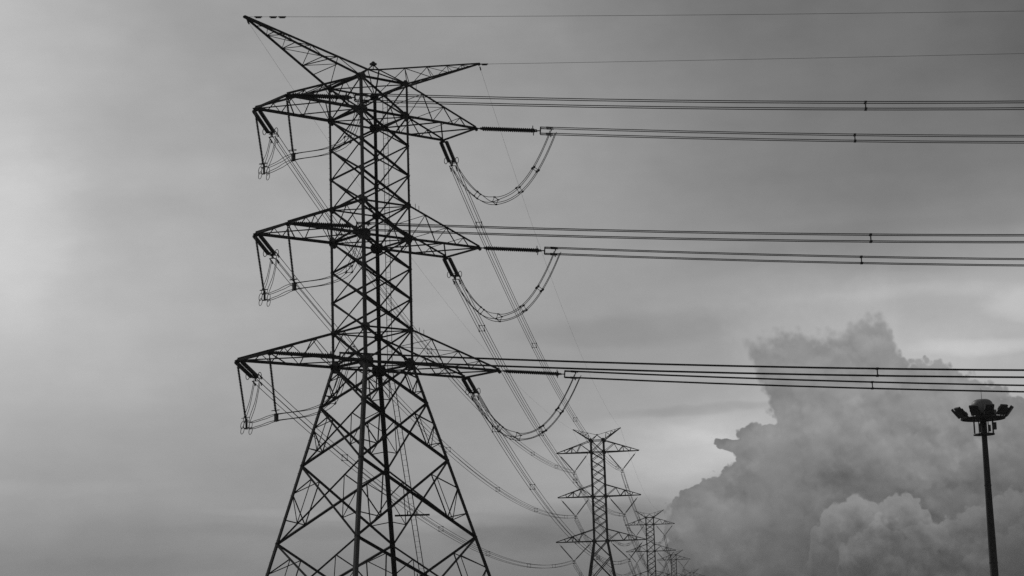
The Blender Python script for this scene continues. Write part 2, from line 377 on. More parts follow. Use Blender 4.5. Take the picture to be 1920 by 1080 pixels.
for sa, st in CS:
    mb = MB(); hint = (EA * -sa)
    def legbar(z1, z2, sz):
        p, q = corner(sa, st, z1), corner(sa, st, z2)
        d = (q - p).normalized(); u = (EA * -sa); u = (u - d * u.dot(d)).normalized(); w = (ET * -st); w = (w - d * w.dot(d)).normalized()
        t = sz * .15; o = -sz * .25
        mb.prism(p, q, [(o, o), (o + sz, o), (o + sz, o + t), (o + t, o + t), (o + t, o + sz), (o, o + sz)], u, w)
    legbar(Z[0] + .15, Z[3], .185); legbar(Z[3], Z[5], .215); legbar(Z[5], Z[8], .255); legbar(Z[8], -1.25, .275)
    # gusset plates on the two faces that meet at this leg
    for z in nodes_up + nodes_lo[1:-1]:
        big = .66 if z == Z[1] else .78 if z == Z[3] else .86 if z == Z[5] else .52 if z in (Z[0], Z[2], Z[4]) else .24 if z > Z[5] else .30
        p = corner(sa, st, z)
        for n, tow in ((EA * sa, ET * -st), (ET * st, EA * -sa)):
            mb.plate(p + n * .07 + tow * big * .28, big * .55, n, (0, 0, 1), .02, 8, .95)
    # step bolts
    zz = 0.8
    if (sa, st) in ((1, 1), (-1, -1)):
        while zz < Z[0]:
            p = corner(sa, st, zz); mb.bar(p, p + EA * sa * .17 if int(zz / .4) % 2 else p + ET * st * .17, .018); zz += .4
    leg = mb.build('leg', M_STEEL_LIT if (sa, st) == (-1, 1) else M_STEEL, tower)  # near leg takes the steel with light painted in
    fb = MB(); p = corner(sa, st, -1.25); fb.box(p + Vector((0, 0, -.15)), 1.1, 1.1, .6, EA, ET, Vector((0, 0, 1)), .7)
    fb.build('footing', M_CONC, leg)
# face bracing
FACES = [((-1, 1), (1, 1), ET), ((1, 1), (1, -1), EA), ((1, -1), (-1, -1), -ET), ((-1, -1), (-1, 1), -EA)]
for (c1, c2, n) in FACES:
    mb = MB()
    for i in range(len(nodes_up) - 1):
        za, zb = nodes_up[i], nodes_up[i + 1]
        big = .150 if i != 0 else .125
        mb.angle(corner(*c1, za) + n * .03, corner(*c2, zb) + n * .03, big, n)
        mb.angle(corner(*c2, za) - n * .06, corner(*c1, zb) - n * .06, .115, n)
    for z, w_ in ((Z[0], .15), (Z[1], .16), (Z[2], .12), (Z[3], .16), (Z[4], .12), (Z[5], .18)):
        mb.angle(corner(*c1, z), corner(*c2, z), w_, n)
    for i in range(len(nodes_lo) - 1):
        za, zb = nodes_lo[i], nodes_lo[i + 1]
        A0, A1, B0, B1 = corner(*c1, za), corner(*c1, zb), corner(*c2, za), corner(*c2, zb)
        mb.angle(A0 + n * .04, B1 + n * .04, .18, n); mb.angle(B0 - n * .06, A1 - n * .06, .145, n)
        for (P0, P1, Q0, Q1) in ((A0, A1, B0, B1), (B0, B1, A0, A1)):
            D1 = P0.lerp(Q1, .19); D2 = P1.lerp(Q0, .25); M1 = P0.lerp(P1, .36); M2 = P0.lerp(P1, .69)
            for a_, b_ in ((M1, D1), (M1, D2), (D1, D2), (M2, D2)): mb.angle(a_, b_, .07, n)
    mb.build('bracing', M_STEEL, tower)
# horizontal diaphragms inside the body
for z in (Z[0], Z[1], Z[2], Z[3], Z[4], Z[5]):
    mb = MB()
    mb.angle(corner(-1, 1, z), corner(1, -1, z), .09, (0, 0, 1)); mb.angle(corner(-1, -1, z) - Vector((0, 0, .05)), corner(1, 1, z) - Vector((0, 0, .05)), .09, (0, 0, 1))
    mb.build('diaphragm', M_STEEL, tower)
# cross-arms
for lv, up in ((1, 0), (3, 2), (5, 4)):
    L = ARM[lv]; z, zu = Z[lv], Z[up]
    for sg in (-1, 1):
        mb = MB(); br = MB()
        def Q(la, lt, zz): return MP(sg * la, sg * lt, zz)           # half-turn symmetric
        h = 2.1
        for lt in (-1, 1):
            tip = Q(L, lt * HW, z)
            mb.angle(Q(h, lt * h, z), tip, .195, (0, 0, 1)); mb.angle(Q(h, lt * h, zu), tip + Vector((0, 0, .10)), .15, (0, 0, 1))
            mb.plate(tip - Vector((0, 0, .06)), .17, ET if lt * sg > 0 else -ET, (0, 0, 1), .05, 6)
            mb.plate(tip, .22, (0, 0, 1), EA, .04, 6)
            # zigzag in the side truss
            pl = lambda t: Q(h + (L - h) * t, lt * (h + (HW - h) * t), z)
            pu = lambda t: Q(h + (L - h) * t, lt * (h + (HW - h) * t), zu + (z - zu) * t)
            seq = [pl(0), pu(.22), pl(.36), pu(.52), pl(.66), pu(.76), pl(.84)]
            for a_, b_ in zip(seq, seq[1:]): br.angle(a_, b_, .06, ET)
        mb.angle(Q(L, -HW, z), Q(L, HW, z), .16, (0, 0, 1))
        # plan bracing of the bottom face; side +1 chord carries the node nearer the tip
        nA = Q(L - (L - h) * .50, HW, z); nB = Q(L, -HW, z)
        c_in = Q(h + (L - h) * .48, HW, z)                                # node on the far chord
        for a_, b_, s_ in ((Q(L, -HW, z), Q(h + (L - h) * .48, HW, z), .10), (Q(h + (L - h) * .48, HW, z), Q(h, -h, z), .09),
                           (Q(L, HW, z), Q(h + (L - h) * .49, -HW, z), .09), (Q(h + (L - h) * .49, -HW, z), Q(h, h, z), .08)):
            br.angle(a_, b_, s_, (0, 0, 1))
        # top plan ties between the two upper chords
        for t in (.22, .52, .76):
            br.angle(Q(h + (L - h) * t, -h, zu + (z - zu) * t), Q(h + (L - h) * t, h, zu + (z - zu) * t), .05, (0, 0, 1))
        br.angle(Q(h + (L - h) * .22, -h, zu + (z - zu) * .22), Q(h + (L - h) * .52, h, zu + (z - zu) * .52), .045, (0, 0, 1))
        if sg > 0:      # little hand-hold posts on top chord
            for t in (.08, .13):
                p = pu(t) if False else Q(h + (L - h) * t, HW, zu + (z - zu) * t); br.bar(p, p + Vector((0, 0, .42)), .035)
        arm = mb.build('crossarm', M_STEEL, tower); br.build('bracing', M_STEEL, arm)
# ridge and earth wire peaks
K1 = MP(0, 0, 42.75); K2 = MP(.75, .4, 42.75)
mb = MB()
for c_ in CS:
    mb.angle(K1 if c_[0] < 0 or c_ == (1, 1) else K2, corner(*c_, Z[0]), .10)
mb.angle(K2, corner(1, 1, Z[0]), .09); mb.angle(K1, K2, .12); mb.angle(K1, corner(1, -1, Z[0]), .07)
capc = (K1 + K2) / 2 + Vector((0, 0, .38))
mb.bar(K1, capc, .08); mb.bar(K2, capc, .08); mb.bar((K1 + K2) / 2, capc, .06)
mb.build('ridge_frame', M_STEEL, tower)
mb = MB(); mb.box(capc + Vector((0, 0, .05)), .42, .34, .16, EA, ET); mb.lathe(capc + Vector((0, 0, .12)), capc + Vector((0, 0, .3)), [(0, .14), (.06, .15), (.13, .09), (.16, .02)], 10)
mb.build('warning_light', M_FIT, tower)
for sg in (-1, 1):
    tip = MP(sg * PK, 0, PKZ); Kx = K1 if sg < 0 else K2
    a1, a2 = corner(sg, 1, Z[0]), corner(sg, -1, Z[0])
    mb = MB(); br = MB()
    for p in (a1, a2): mb.angle(p, tip, .13, (0, 0, 1))
    mb.angle(Kx, tip + Vector((0, 0, .05)), .12, (0, 0, 1))
    mb.plate(tip, .13, ET, (0, 0, 1), .10, 6); mb.plate(tip, .16, (0, 0, 1), EA, .05, 6)
    for base_ in (a1, a2):
        seq = [base_, Kx.lerp(tip, .25), base_.lerp(tip, .33), Kx.lerp(tip, .47), base_.lerp(tip, .57), Kx.lerp(tip, .67), base_.lerp(tip, .75), Kx.lerp(tip, .82), base_.lerp(tip, .88)]
        for i, (p, q) in enumerate(zip(seq, seq[1:])): br.angle(p, q, .06 if i < 3 else .048)
    for t in (.2, .33, .57, .75): br.angle(a1.lerp(tip, t), a2.lerp(tip, t), .05, (0, 0, 1))
    for t1, t2 in ((.2, .33), (.33, .57), (.57, .75)): br.angle(a1.lerp(tip, t1), a2.lerp(tip, t2), .042, (0, 0, 1))
    pk = mb.build('earth_wire_peak', M_STEEL, tower); br.build('bracing', M_STEEL, pk)
# access ladder on the far right face, with two rest platforms
mb = MB()
def lad(z, off):
    h = side(z) / 2; return MP(h - .12, -h + 1.2 + off + max(0, (Z[5] - z)) * .145, z)
for off in (0, .60):
    mb.bar(lad(Z[0], off), lad(Z[5], off), .045); mb.bar(lad(Z[5], off), lad(-1.2, off), .06)
zz = -1.0
while zz < Z[0] - .2: mb.bar(lad(zz, 0), lad(zz, .60), .016); zz += .40
ladder = mb.build('ladder', M_STEEL, tower)
for z in (9.35, 4.75):
    pb = MB(); c_ = lad(z, .21); XV = Vector((1, 0, 0)); pb.box(c_, 2.6, .34, .12)
    for q in (-.35, .35): pb.bar(c_ + XV * q, c_ + XV * q + Vector((0, 0, .3)), .08)
    pb.build('rest_platform', M_STEEL, ladder)

# ------------------------------------------------------------------ directions of the two spans
aD1 = math.radians(-5.3); D1V = Vector((math.cos(aD1), math.sin(aD1), 0))
T2C = Vector((15.174, 367.19, CAM_H)); T3C = Vector((41.03, 616.7, CAM_H)); T4C = Vector((71.3, 916.2, CAM_H)); T5C = Vector((103.5, 1193., CAM_H))
LINE = (T3C - C0); LINE.z = 0; LINE.normalize(); AX = Vector((LINE.y, -LINE.x, 0))
AH, DH = 34.16, 8.31
PH = {1: 0, 3: 1, 5: 2}
WORD = {1: 'top', 3: 'middle', 5: 'bottom'}
def parab(S, E, sag):
    H = E - S
    return lambda u: S + H * u - Vector((0, 0, 4 * sag * u * (1 - u)))
def vbot(T, n, sg, wide=None):
    w_ = (4.5, 4.55, 5.15)[n]
    return T + AX * (sg * w_) + Vector((0, 0, AH - n * DH - 3.55))
STR = 5.3
# ------------------------------------------------------------------ tension insulator sets
def tension_set(S, d, slope, label, rd=.125):
    """double ribbed string, arcing rings and yoke plates; S = arm tip, d = horizontal direction"""
    dv = (d + Vector((0, 0, slope))).normalized(); sd_ = Vector((d.y, -d.x, 0)).normalized(); up = sd_.cross(dv).normalized()
    e = empty('tension_insulator', tuple(S), label, 'insulator', 'tension insulators on the nearest pylon')
    f = MB()
    f.bar(S, S + dv * .28, .07); f.plate(S + dv * .34, .16, up, dv, .05, 6)
    f.bar(S + dv * .36 - sd_ * .24, S + dv * .36 + sd_ * .24, .09)
    f.build('link_plate', M_FIT, e)
    for o in (-.225, .225):
        b = MB(); p0 = S + dv * .42 + sd_ * o; p1 = p0 + dv * 4.2
        prof = [(0, .05)]; n = 27
        for i in range(n):
            t = .06 + i * (4.07 / n); prof += [(t, rd * .58), (t + .02, rd), (t + .085, rd * .96), (t + .11, rd * .58)]
        prof += [(4.2, .05)]
        b.lathe(p0, p1, prof, 10); st = b.build('string', M_INS, e)
        r = MB(); c = p0 + dv * 4.0
        s_ = 1 if o > 0 else -1
        r.tube([c + sd_ * (.10 * s_) + sd_ * (s_ * .13 * (1 + math.cos(k * 2 * PI / 14))) + up * (.26 * math.sin(k * 2 * PI / 14)) - dv * 0 for k in range(14)], .028, 6, True)
        r.build('arcing_ring', M_FIT, st)
    y = MB(); c = S + dv * 4.68
    y.bar(c - sd_ * .28, c + sd_ * .28, .09); y.bar(c, c + dv * .3, .07)
    y.bar(c + dv * .3 - up * .25, c + dv * .3 + up * .25, .09, .09, sd_); y.bar(c + dv * .3 - sd_ * .25, c + dv * .3 + sd_ * .25, .06)
    for a_ in (-1, 1):
        for b_ in (-1, 1):
            q0 = c + dv * .3 + sd_ * (.24 * a_) + up * (.24 * b_)
            y.cyl(q0 + dv * .45, q0 + dv * 1.0, .06, .05, 6); y.bar(q0 + dv * .8, q0 + dv * .8 - Vector((0, 0, .16)), .08)
            y.bar(c + dv * .3 + up * (.24 * b_), q0, .05); y.cyl(q0, q0 + dv * .75, .042, .034, 6)
    y.build('yoke_plate', M_FIT, e)
    return S + dv * (4.98), dv, sd_, up
# ------------------------------------------------------------------ conductor bundles
def bundle(fn, name, label, cat, group, side_v, r, spacers, gap=.24, n=40, us=None, part='wire', mt=None, segs=5, frame=None):
    S = fn(0.0); e = empty(name, tuple(S), label, cat, group); mt = mt or M_WIRE
    us = us or [i / n for i in range(n + 1)]
    up = Vector((0, 0, 1))
    for a_ in (-1, 1):
        for b_ in (-1, 1):
            mb = MB(); mb.tube([fn(u) + (frame(u)[0] if frame else side_v) * (gap * a_) + (frame(u)[1] if frame else up) * (gap * b_) for u in us], r, segs); mb.build(part, mt, e)
    for u in spacers:
        mb = MB(); c = fn(u); t = (fn(min(1, u + .01)) - fn(max(0, u - .01))).normalized()
        sv_, uv_ = frame(u) if frame else (side_v, up)
        cs = [c + sv_ * (gap * x) + uv_ * (gap * y) for x, y in ((-1, -1), (1, -1), (1, 1), (-1, 1))]
        for i in range(4): mb.bar(cs[i], cs[(i + 1) % 4], .04)
        for q in cs: mb.bar(q - t * .09, q + t * .09, .10)
        mb.build('spacer', M_FIT, e)
    return e
endpt = {}
for lv in (1, 3, 5):
    L = ARM[lv]; z = Z[lv]; n = PH[lv]
    for sg, sidew in ((-1, 'rod-insulator side'), (1, 'open-loop side')):
        # to the side: along D1
        tp = MP(sg * L, HW, z)
        f1 = lambda s, tp=tp: tp + D1V * s + Vector((0, 0, -.0935 * s + 4.3e-4 * s * s))
        nm = ('ribbed insulator string pointing sideways from the %s cross-arm over a deep cable loop' if sg > 0 else 'ribbed insulator string crossing toward the tower body from the %s rod-insulator cross-arm') % WORD[lv]
        E1, dv1, sd1, up1 = tension_set(tp, D1V, -.0935, nm)
        endpt[(lv, sg, 1)] = (E1, dv1)
        s0 = 5.5; D = 220.0
        fn = lambda u, f1=f1: f1(s0 + (D - s0) * u * u if False else s0 + (D - s0) * u)
        spx = {(1, -1): 40.9, (1, 1): 28.8, (3, -1): 40.7, (3, 1): 28.7, (5, -1): 41.6, (5, 1): 27.9}[(lv, sg)]
        lab = 'cable bundle running sideways from the %s %s' % (WORD[lv], 'cross-arm above a hanging loop' if sg > 0 else 'cross-arm on the side with rod insulators')
        bundle(fn, 'conductor_bundle', lab, 'power line', 'cables of the side span', Vector((D1V.y, -D1V.x, 0)), .034,
               [(spx - s0) / (D - s0)] + [(spx + k * 55 - s0) / (D - s0) for k in (1, 2, 3)])
        # down the line: to the next pylon
        tp = MP(sg * L, -HW, z); E = vbot(T2C, n, sg); Hd = E - tp; Ds = Vector((Hd.x, Hd.y, 0)).length; dd = Vector((Hd.x, Hd.y, 0)).normalized()
        sag = 5.3 if sg > 0 else 5.8
        g = parab(tp, E, sag); slope = (g(.02) - g(0)).z / (Ds * .02)
        nm = ('slanting twin insulator strings at the %s cross-arm, starting a deep cable loop' if sg > 0 else 'slanting twin insulator strings at the %s cross-arm tip, beside a rod insulator') % WORD[lv]
        E2, dv2, sd2, up2 = tension_set(tp, dd, slope, nm, .155)
        endpt[(lv, sg, 2)] = (E2, dv2)
        u0 = 5.5 / Ds
        fn = lambda u, g=g, u0=u0: g(u0 + (1 - u0) * u)
        lab = 'cable bundle from the %s cross-arm on the %s down to the second pylon' % (WORD[lv], 'loop side' if sg > 0 else 'rod-insulator side')
        sp = {(1, 1): [.07, .28, .52, .76, .93], (3, 1): [.07, .30, .50, .76, .95], (5, 1): [.06, .2, .45, .62, .86],
              (1, -1): [.10, .30, .60, .71, .86], (3, -1): [.12, .35, .53, .72, .92], (5, -1): [.13, .35, .51, .70, .85]}[(lv, sg)]
        bundle(fn, 'conductor_bundle', lab, 'power line', 'cables from the nearest pylon to the second', Vector((dd.y, -dd.x, 0)), .026, sp, us=[(i / 44) ** 1.3 for i in range(45)])
# ------------------------------------------------------------------ hanging jumper loops (open-loop side)
def catmull(pts, n=10):
    P_ = [pts[0] * 2 - pts[1]] + pts + [pts[-1] * 2 - pts[-2]]; out = []
    for i in range(1, len(P_) - 2):
        a_, b_, c_, d_ = P_[i - 1:i + 3]
        for k in range(n):
            t = k / n; out.append(.5 * ((2 * b_) + (c_ - a_) * t + (2 * a_ - 5 * b_ + 4 * c_ - d_) * t * t + (3 * b_ - a_ - 3 * c_ + d_) * t ** 3))
    return out + [pts[-1]]
def poly_fn(pts):
    n = len(pts) - 1
    def fn(u):
        x = min(max(u, 0), 1) * n; i = min(int(x), n - 1); return pts[i].lerp(pts[i + 1], x - i)
    return fn
for lv in (1, 3, 5):
    (Ea, da), (Eb, db) = endpt[(lv, 1, 2)], endpt[(lv, 1, 1)]
    Ea = Ea + da * .5; Eb = Eb + db * 1.0
    mid = (Ea + Eb) / 2; drop = 4.1 if lv < 5 else 4.0
    pts = []
    for i in range(37):
        u = i / 36; k = 1 - abs(2 * u - 1) ** 2.15
        pts.append(Ea.lerp(Eb, u) - Vector((0, 0, drop * k)))
    fn = poly_fn(pts)
    hd = (Eb - Ea); sv = Vector((hd.y, -hd.x, 0)).normalized(); sL = Vector((da.y, -da.x, 0)).normalized(); sR = Vector((db.y, -db.x, 0)).normalized()
    def fr(u, fn=fn, sL=sL, sR=sR):
        t = (fn(min(1, u + .02)) - fn(max(0, u - .02))).normalized(); k = min(1, max(0, (u - .05) / .55)); s_ = sL.lerp(sR, k)
        s_ = (s_ - t * s_.dot(t)).normalized(); w = s_.cross(t).normalized()
        return s_, w
    bundle(fn, 'jumper_loop', 'deep hanging cable loop under the %s cross-arm, with no rod insulators' % WORD[lv], 'cable loop', 'hanging cable loops', sv, .027, [.24, .42, .66, .82], gap=.22, us=[i / 36 for i in range(37)], frame=fr)
# ------------------------------------------------------------------ rod insulators and shallow jumpers (outer side)
def rod(top, bot, label):
    e = empty('rod_insulator', tuple(top), label, 'insulator', 'hanging rod insulators')
    d = (bot - top).normalized(); Lr = (bot - top).length
    b = MB(); prof = [(0, .035)]; n = 34
    for i in range(n):
        t = .25 + i * ((Lr - .7) / n); prof += [(t, .06), (t + .02, .10), (t + .05, .095), (t + .07, .06)]
    prof += [(Lr - .35, .035)]
    b.lathe(top, bot, prof, 8); b.build('string', M_INS, e)
    r = MB(); c = top + d * (Lr - .5); u, w = r.frame(top, bot)
    r.tube([c + u * (.28 * math.cos(k * PI / 6)) + w * (.28 * math.sin(k * PI / 6)) for k in range(12)], .025, 6, True); r.bar(c - u * .28, c + u * .28, .03)
    r.build('arcing_ring', M_FIT, e)
    return e, d, Lr
for lv in (1, 3, 5):
    L = ARM[lv]; z = Z[lv]; (Ea, da), (Eb, db) = endpt[(lv, -1, 2)], endpt[(lv, -1, 1)]
    tA = MP(-L, -HW, z - .2); tB = MP(-L, HW, z - .2)
    bA = tA + EA * .75 - ET * .05 + Vector((0, 0, -4.35)); bB = tB + EA * .55 - ET * .05 + Vector((0, 0, -4.3))
    side_w = WORD[lv]
    e1, _, _ = rod(tA, bA, 'rod insulator at the tip of the %s cross-arm, small wire rings at its foot' % side_w)
    e2, _, _ = rod(tB, bB, 'rod insulator under the %s cross-arm, between the tip rod and the tower' % side_w)
    for e_, b_, big in ((e1, bA, True), (e2, bB, False)):
        f = MB(); f.bar(b_ + Vector((0, 0, .45)), b_ - Vector((0, 0, .30)), .09 if not big else .14)
        cx = ET
        for zo in (-.24, .24): f.bar(b_ + Vector((0, 0, zo)) - cx * .26, b_ + Vector((0, 0, zo)) + cx * .26, .07)
        if not big: f.box(b_, .22, .22, .55, EA, ET)
        f.build('clamp', M_FIT, e_)
        if big:
            for o in (-.42, .42):
                for zo in (-.05, -.42):
                    r = MB(); c = b_ + (EA * o * .8) + Vector((0, 0, zo))
                    r.tube([c + EA * (.13 * math.cos(k * PI / 6)) + ET * (.10 * math.sin(k * PI / 6)) + Vector((0, 0, .26 * math.sin(k * PI / 6))) for k in range(12)], .022, 6, True)
                    r.build('arcing_ring', M_FIT, e_)
    Ea = Ea + da * .5; Eb = Eb + db * .6
    q = bB.lerp(Eb, .5) + Vector((0, 0, -1.7)); q2 = bB.lerp(Eb, .8) + Vector((0, 0, -2.0))
    pts = catmull([Ea, Ea.lerp(bA, .5) + EA * .05 - Vector((0, 0, .1)), bA, bA.lerp(bB, .5) - Vector((0, 0, .10)), bB, q, q2, Eb], 8)
    fn = poly_fn(pts); n = len(pts) - 1
    bundle(fn, 'jumper_cable', 'shallow cable link carried by two rod insulators below the %s cross-arm' % side_w, 'cable loop', 'cables carried by rod insulators', (EA * .6 + ET * .8).normalized(), .024, [.84], gap=.22, us=[i / n for i in range(n + 1)])

# ------------------------------------------------------------------ distant suspension pylons
def suspension_tower(T):
    e = empty('suspension_tower', tuple(T - Vector((0, 0, CAM_H))), '', 'pylon')
    yl = LINE
    def W(x, y, z): return T + AX * x + yl * y + Vector((0, 0, z))
    zt = [AH + 2.2, AH, AH - DH + 2.2, AH - DH, AH - 2 * DH + 2.2, AH - 2 * DH]; zw = zt[-1]
    def hw(z): return 1.19 if z > zt[4] else 1.19 + (zt[4] - z) * .02 if z >= zw else 1.235 + (zw - z) * .165
    def cn(sa, st, z): return W(sa * hw(z), st * hw(z), z)
    ups = [zt[0], zt[1]]
    for a_, b_ in ((1, 2), (3, 4)):
        ups += [zt[a_] + (zt[b_] - zt[a_]) * k / 4 for k in (1, 2, 3)] + [zt[b_], zt[b_ + 1]]
    los = [zw, zw - 3.0, zw - 7.6, zw - 13.0, -1.5]
    for sa, st in CS:
        mb = MB(); mb.bar(cn(sa, st, zt[0] + .1), cn(sa, st, zw), .25); mb.bar(cn(sa, st, zw), cn(sa, st, -1.6), .31)
        for z in (zt[0], zt[1], zt[3], zt[5]): mb.plate(cn(sa, st, z), .38, yl, (0, 0, 1), .06, 8)
        mb.build('leg', M_FARSTEEL, e)
    for c1, c2, n in ((( -1, 1), (1, 1), yl), ((1, 1), (1, -1), AX), ((1, -1), (-1, -1), -yl), ((-1, -1), (-1, 1), -AX)):
        mb = MB()
        for lst, w_ in ((ups, .13), (los, .17)):
            for za, zb in zip(lst, lst[1:]):
                mb.bar(cn(*c1, za), cn(*c2, zb), w_); mb.bar(cn(*c2, za) - n * .1, cn(*c1, zb) - n * .1, w_ * .8)
        for z in (zt[0], zt[1], zt[3], zt[5]): mb.bar(cn(*c1, z), cn(*c2, z), .14)
        for za, zb in zip(los[1:], los[2:]):
            for a0, b0 in ((c1, c2), (c2, c1)):
                mb.bar(cn(*a0, za).lerp(cn(*a0, zb), .5), cn(*a0, za).lerp(cn(*b0, zb), .24), .06); mb.bar(cn(*a0, za).lerp(cn(*a0, zb), .5), cn(*a0, zb).lerp(cn(*b0, za), .24), .06)
        mb.build('bracing', M_FARSTEEL, e)
    for k, LL in ((1, 7.72), (3, 7.75), (5, 8.35)):
        z, zu = zt[k], zt[k - 1]
        for sg in (-1, 1):
            mb = MB(); br = MB(); h = hw(z); tip = W(sg * LL, 0, z)
            for st in (-1, 1):
                b0, u0 = W(sg * h, st * h, z), W(sg * h, st * h, zu)
                mb.bar(b0, tip, .17); mb.bar(u0, tip + Vector((0, 0, .1)), .125)
                seq = [b0, u0.lerp(tip, .30), b0.lerp(tip, .42), u0.lerp(tip, .55), b0.lerp(tip, .57), b0.lerp(tip, .74), u0.lerp(tip, .78)]
                for p, q in ((0, 1), (1, 2), (2, 3), (3, 4), (3, 5), (5, 6)): br.bar(seq[p], seq[q], .095)
            mb.bar(tip, tip + Vector((0, 0, .18)), .2)
            for t in (.3, .55, .78):
                br.bar(W(sg * h, -h, z).lerp(tip, t), W(sg * h, h, z).lerp(tip, t), .07); br.bar(W(sg * h, -h, zu).lerp(tip, t), W(sg * h, h, zu).lerp(tip, t), .07)
            for t1, t2 in ((0, .3), (.3, .55)): br.bar(W(sg * h, -h, z).lerp(tip, t1), W(sg * h, h, z).lerp(tip, t2), .06)
            # hanger for the inner insulator of each V
            mb.bar(W(sg * (h + .75), 0, z), W(sg * (h + .75), 0, z - .35), .10); mb.bar(W(sg * (h + .75), -h * .9, z), W(sg * (h + .75), h * .9, z), .09)
            arm = mb.build('crossarm', M_FARSTEEL, e); br.build('bracing', M_FARSTEEL, arm)
    ap = W(0, 0, AH + 3.25)
    for sg in (-1, 1):
        mb = MB(); br = MB(); tip = W(sg * 4.5, 0, AH + 4.45)
        for st in (-1, 1):
            p = cn(sg, st, zt[0]); mb.bar(p, tip, .16)
            seq = [p.lerp(tip, .12), ap.lerp(tip, .38), p.lerp(tip, .40), ap.lerp(tip, .6), p.lerp(tip, .62), ap.lerp(tip, .78)]
            for a_, b_ in zip(seq, seq[1:]): br.bar(a_, b_, .06)
        mb.bar(ap, tip, .07)
        pk = mb.build('earth_wire_peak', M_FARSTEEL, e); br.build('bracing', M_FARSTEEL, pk)
    mb = MB()
    for c_ in CS: mb.bar(ap, cn(*c_, zt[0]), .09)
    mb.box(ap + Vector((0, 0, .05)), .3, .3, .2); mb.build('ridge_frame', M_FARSTEEL, e)
    return e
NAMEOF = {2: 'second-nearest pylon', 3: 'third pylon, the slimmer one beyond the second', 4: 'fourth pylon, low and small', 5: 'farthest pylon'}
TC = {2: T2C, 3: T3C, 4: T4C, 5: T5C}
tw2 = suspension_tower(T2C)
TL = {2: 'mid-distance lattice pylon with V-shaped insulators, largest of the distant pylons', 3: 'small lattice pylon with two rows of V insulators standing just beyond the largest distant one',
      4: 'tiny fourth pylon beyond two bigger distant ones, a single cross-arm level showing', 5: 'faintest and farthest pylon, only its horned peak above the lower edge'}
for k in (2, 3, 4, 5):
    o = tw2 if k == 2 else copy_tree(tw2)
    o.location = TC[k] - Vector((0, 0, CAM_H)); tag(o, TL[k], 'pylon', 'pylons along the power line')
# V strings: built once for each reach, then copied
def v_string(T, n, sg):
    bot = vbot(T, n, sg); LL = (7.72, 7.75, 8.35)[n]; z = AH - n * DH
    e = empty('v_insulator', tuple(bot), '', 'insulator')
    for xo in (LL - .55, 1.19 + .75):
        top = T + AX * (sg * xo) + Vector((0, 0, z - .35))
        b = MB(); d = (bot - top); Lr = d.length; prof = [(0, .03), (.35, .03)]; nn = 16
        for i in range(nn):
            t = .4 + i * ((Lr - .9) / nn); prof += [(t, .07), (t + .04, .135), (t + .10, .125), (t + .14, .07)]
        prof += [(Lr - .25, .04), (Lr, .04)]
        b.lathe(top, bot, prof, 7); b.build('string', M_FARSTEEL, e)
    mb = MB(); mb.bar(bot - AX * .3, bot + AX * .3, .12); mb.bar(bot, bot - Vector((0, 0, .45)), .10); mb.bar(bot - AX * .28 - Vector((0, 0, .45)), bot + AX * .28 - Vector((0, 0, .45)), .08)
    mb.build('clamp', M_FARSTEEL, e)
    return e
WN = {0: 'top', 1: 'middle', 2: 'bottom'}
src = {}
PYL = {2: 'largest distant pylon', 3: 'third pylon', 4: 'fourth pylon', 5: 'farthest pylon'}
for k, nn in ((2, (0, 1, 2)), (3, (0, 1)), (4, (0,)), ):
    for n in nn:
        for sg in (-1, 1):
            if (n, sg) in src: o = copy_tree(src[(n, sg)])
            else: o = src[(n, sg)] = v_string(T2C, n, sg)
            o.location = vbot(TC[k], n, sg)
            tag(o, 'V-shaped insulators under the %s %s arm of the %s' % (WN[n], 'left' if sg < 0 else 'right', PYL[k]), 'insulator', 'V-shaped insulators')
# far spans
pairs = [(2, 3, (0, 1, 2)), (3, 4, (0, 1)), (4, 5, (0,))]
for a_, b_, nn in pairs:
    for n in nn:
        for sg in (-1, 1):
            S, E = vbot(TC[a_], n, sg) - Vector((0, 0, .45)), vbot(TC[b_], n, sg) - Vector((0, 0, .45))
            fn = parab(S, E, 6.6 if a_ == 2 else 8.0)
            d = (E - S).normalized()
            bundle(fn, 'conductor_bundle', '%s %s cable bundle between the %s and the %s' % (WN[n], 'left' if sg < 0 else 'right', PYL[a_], PYL[b_]),
                   'power line', 'cables between the distant pylons', Vector((d.y, -d.x, 0)), .036, [.06, .25, .42, .6, .8, .94], n=24, segs=4)
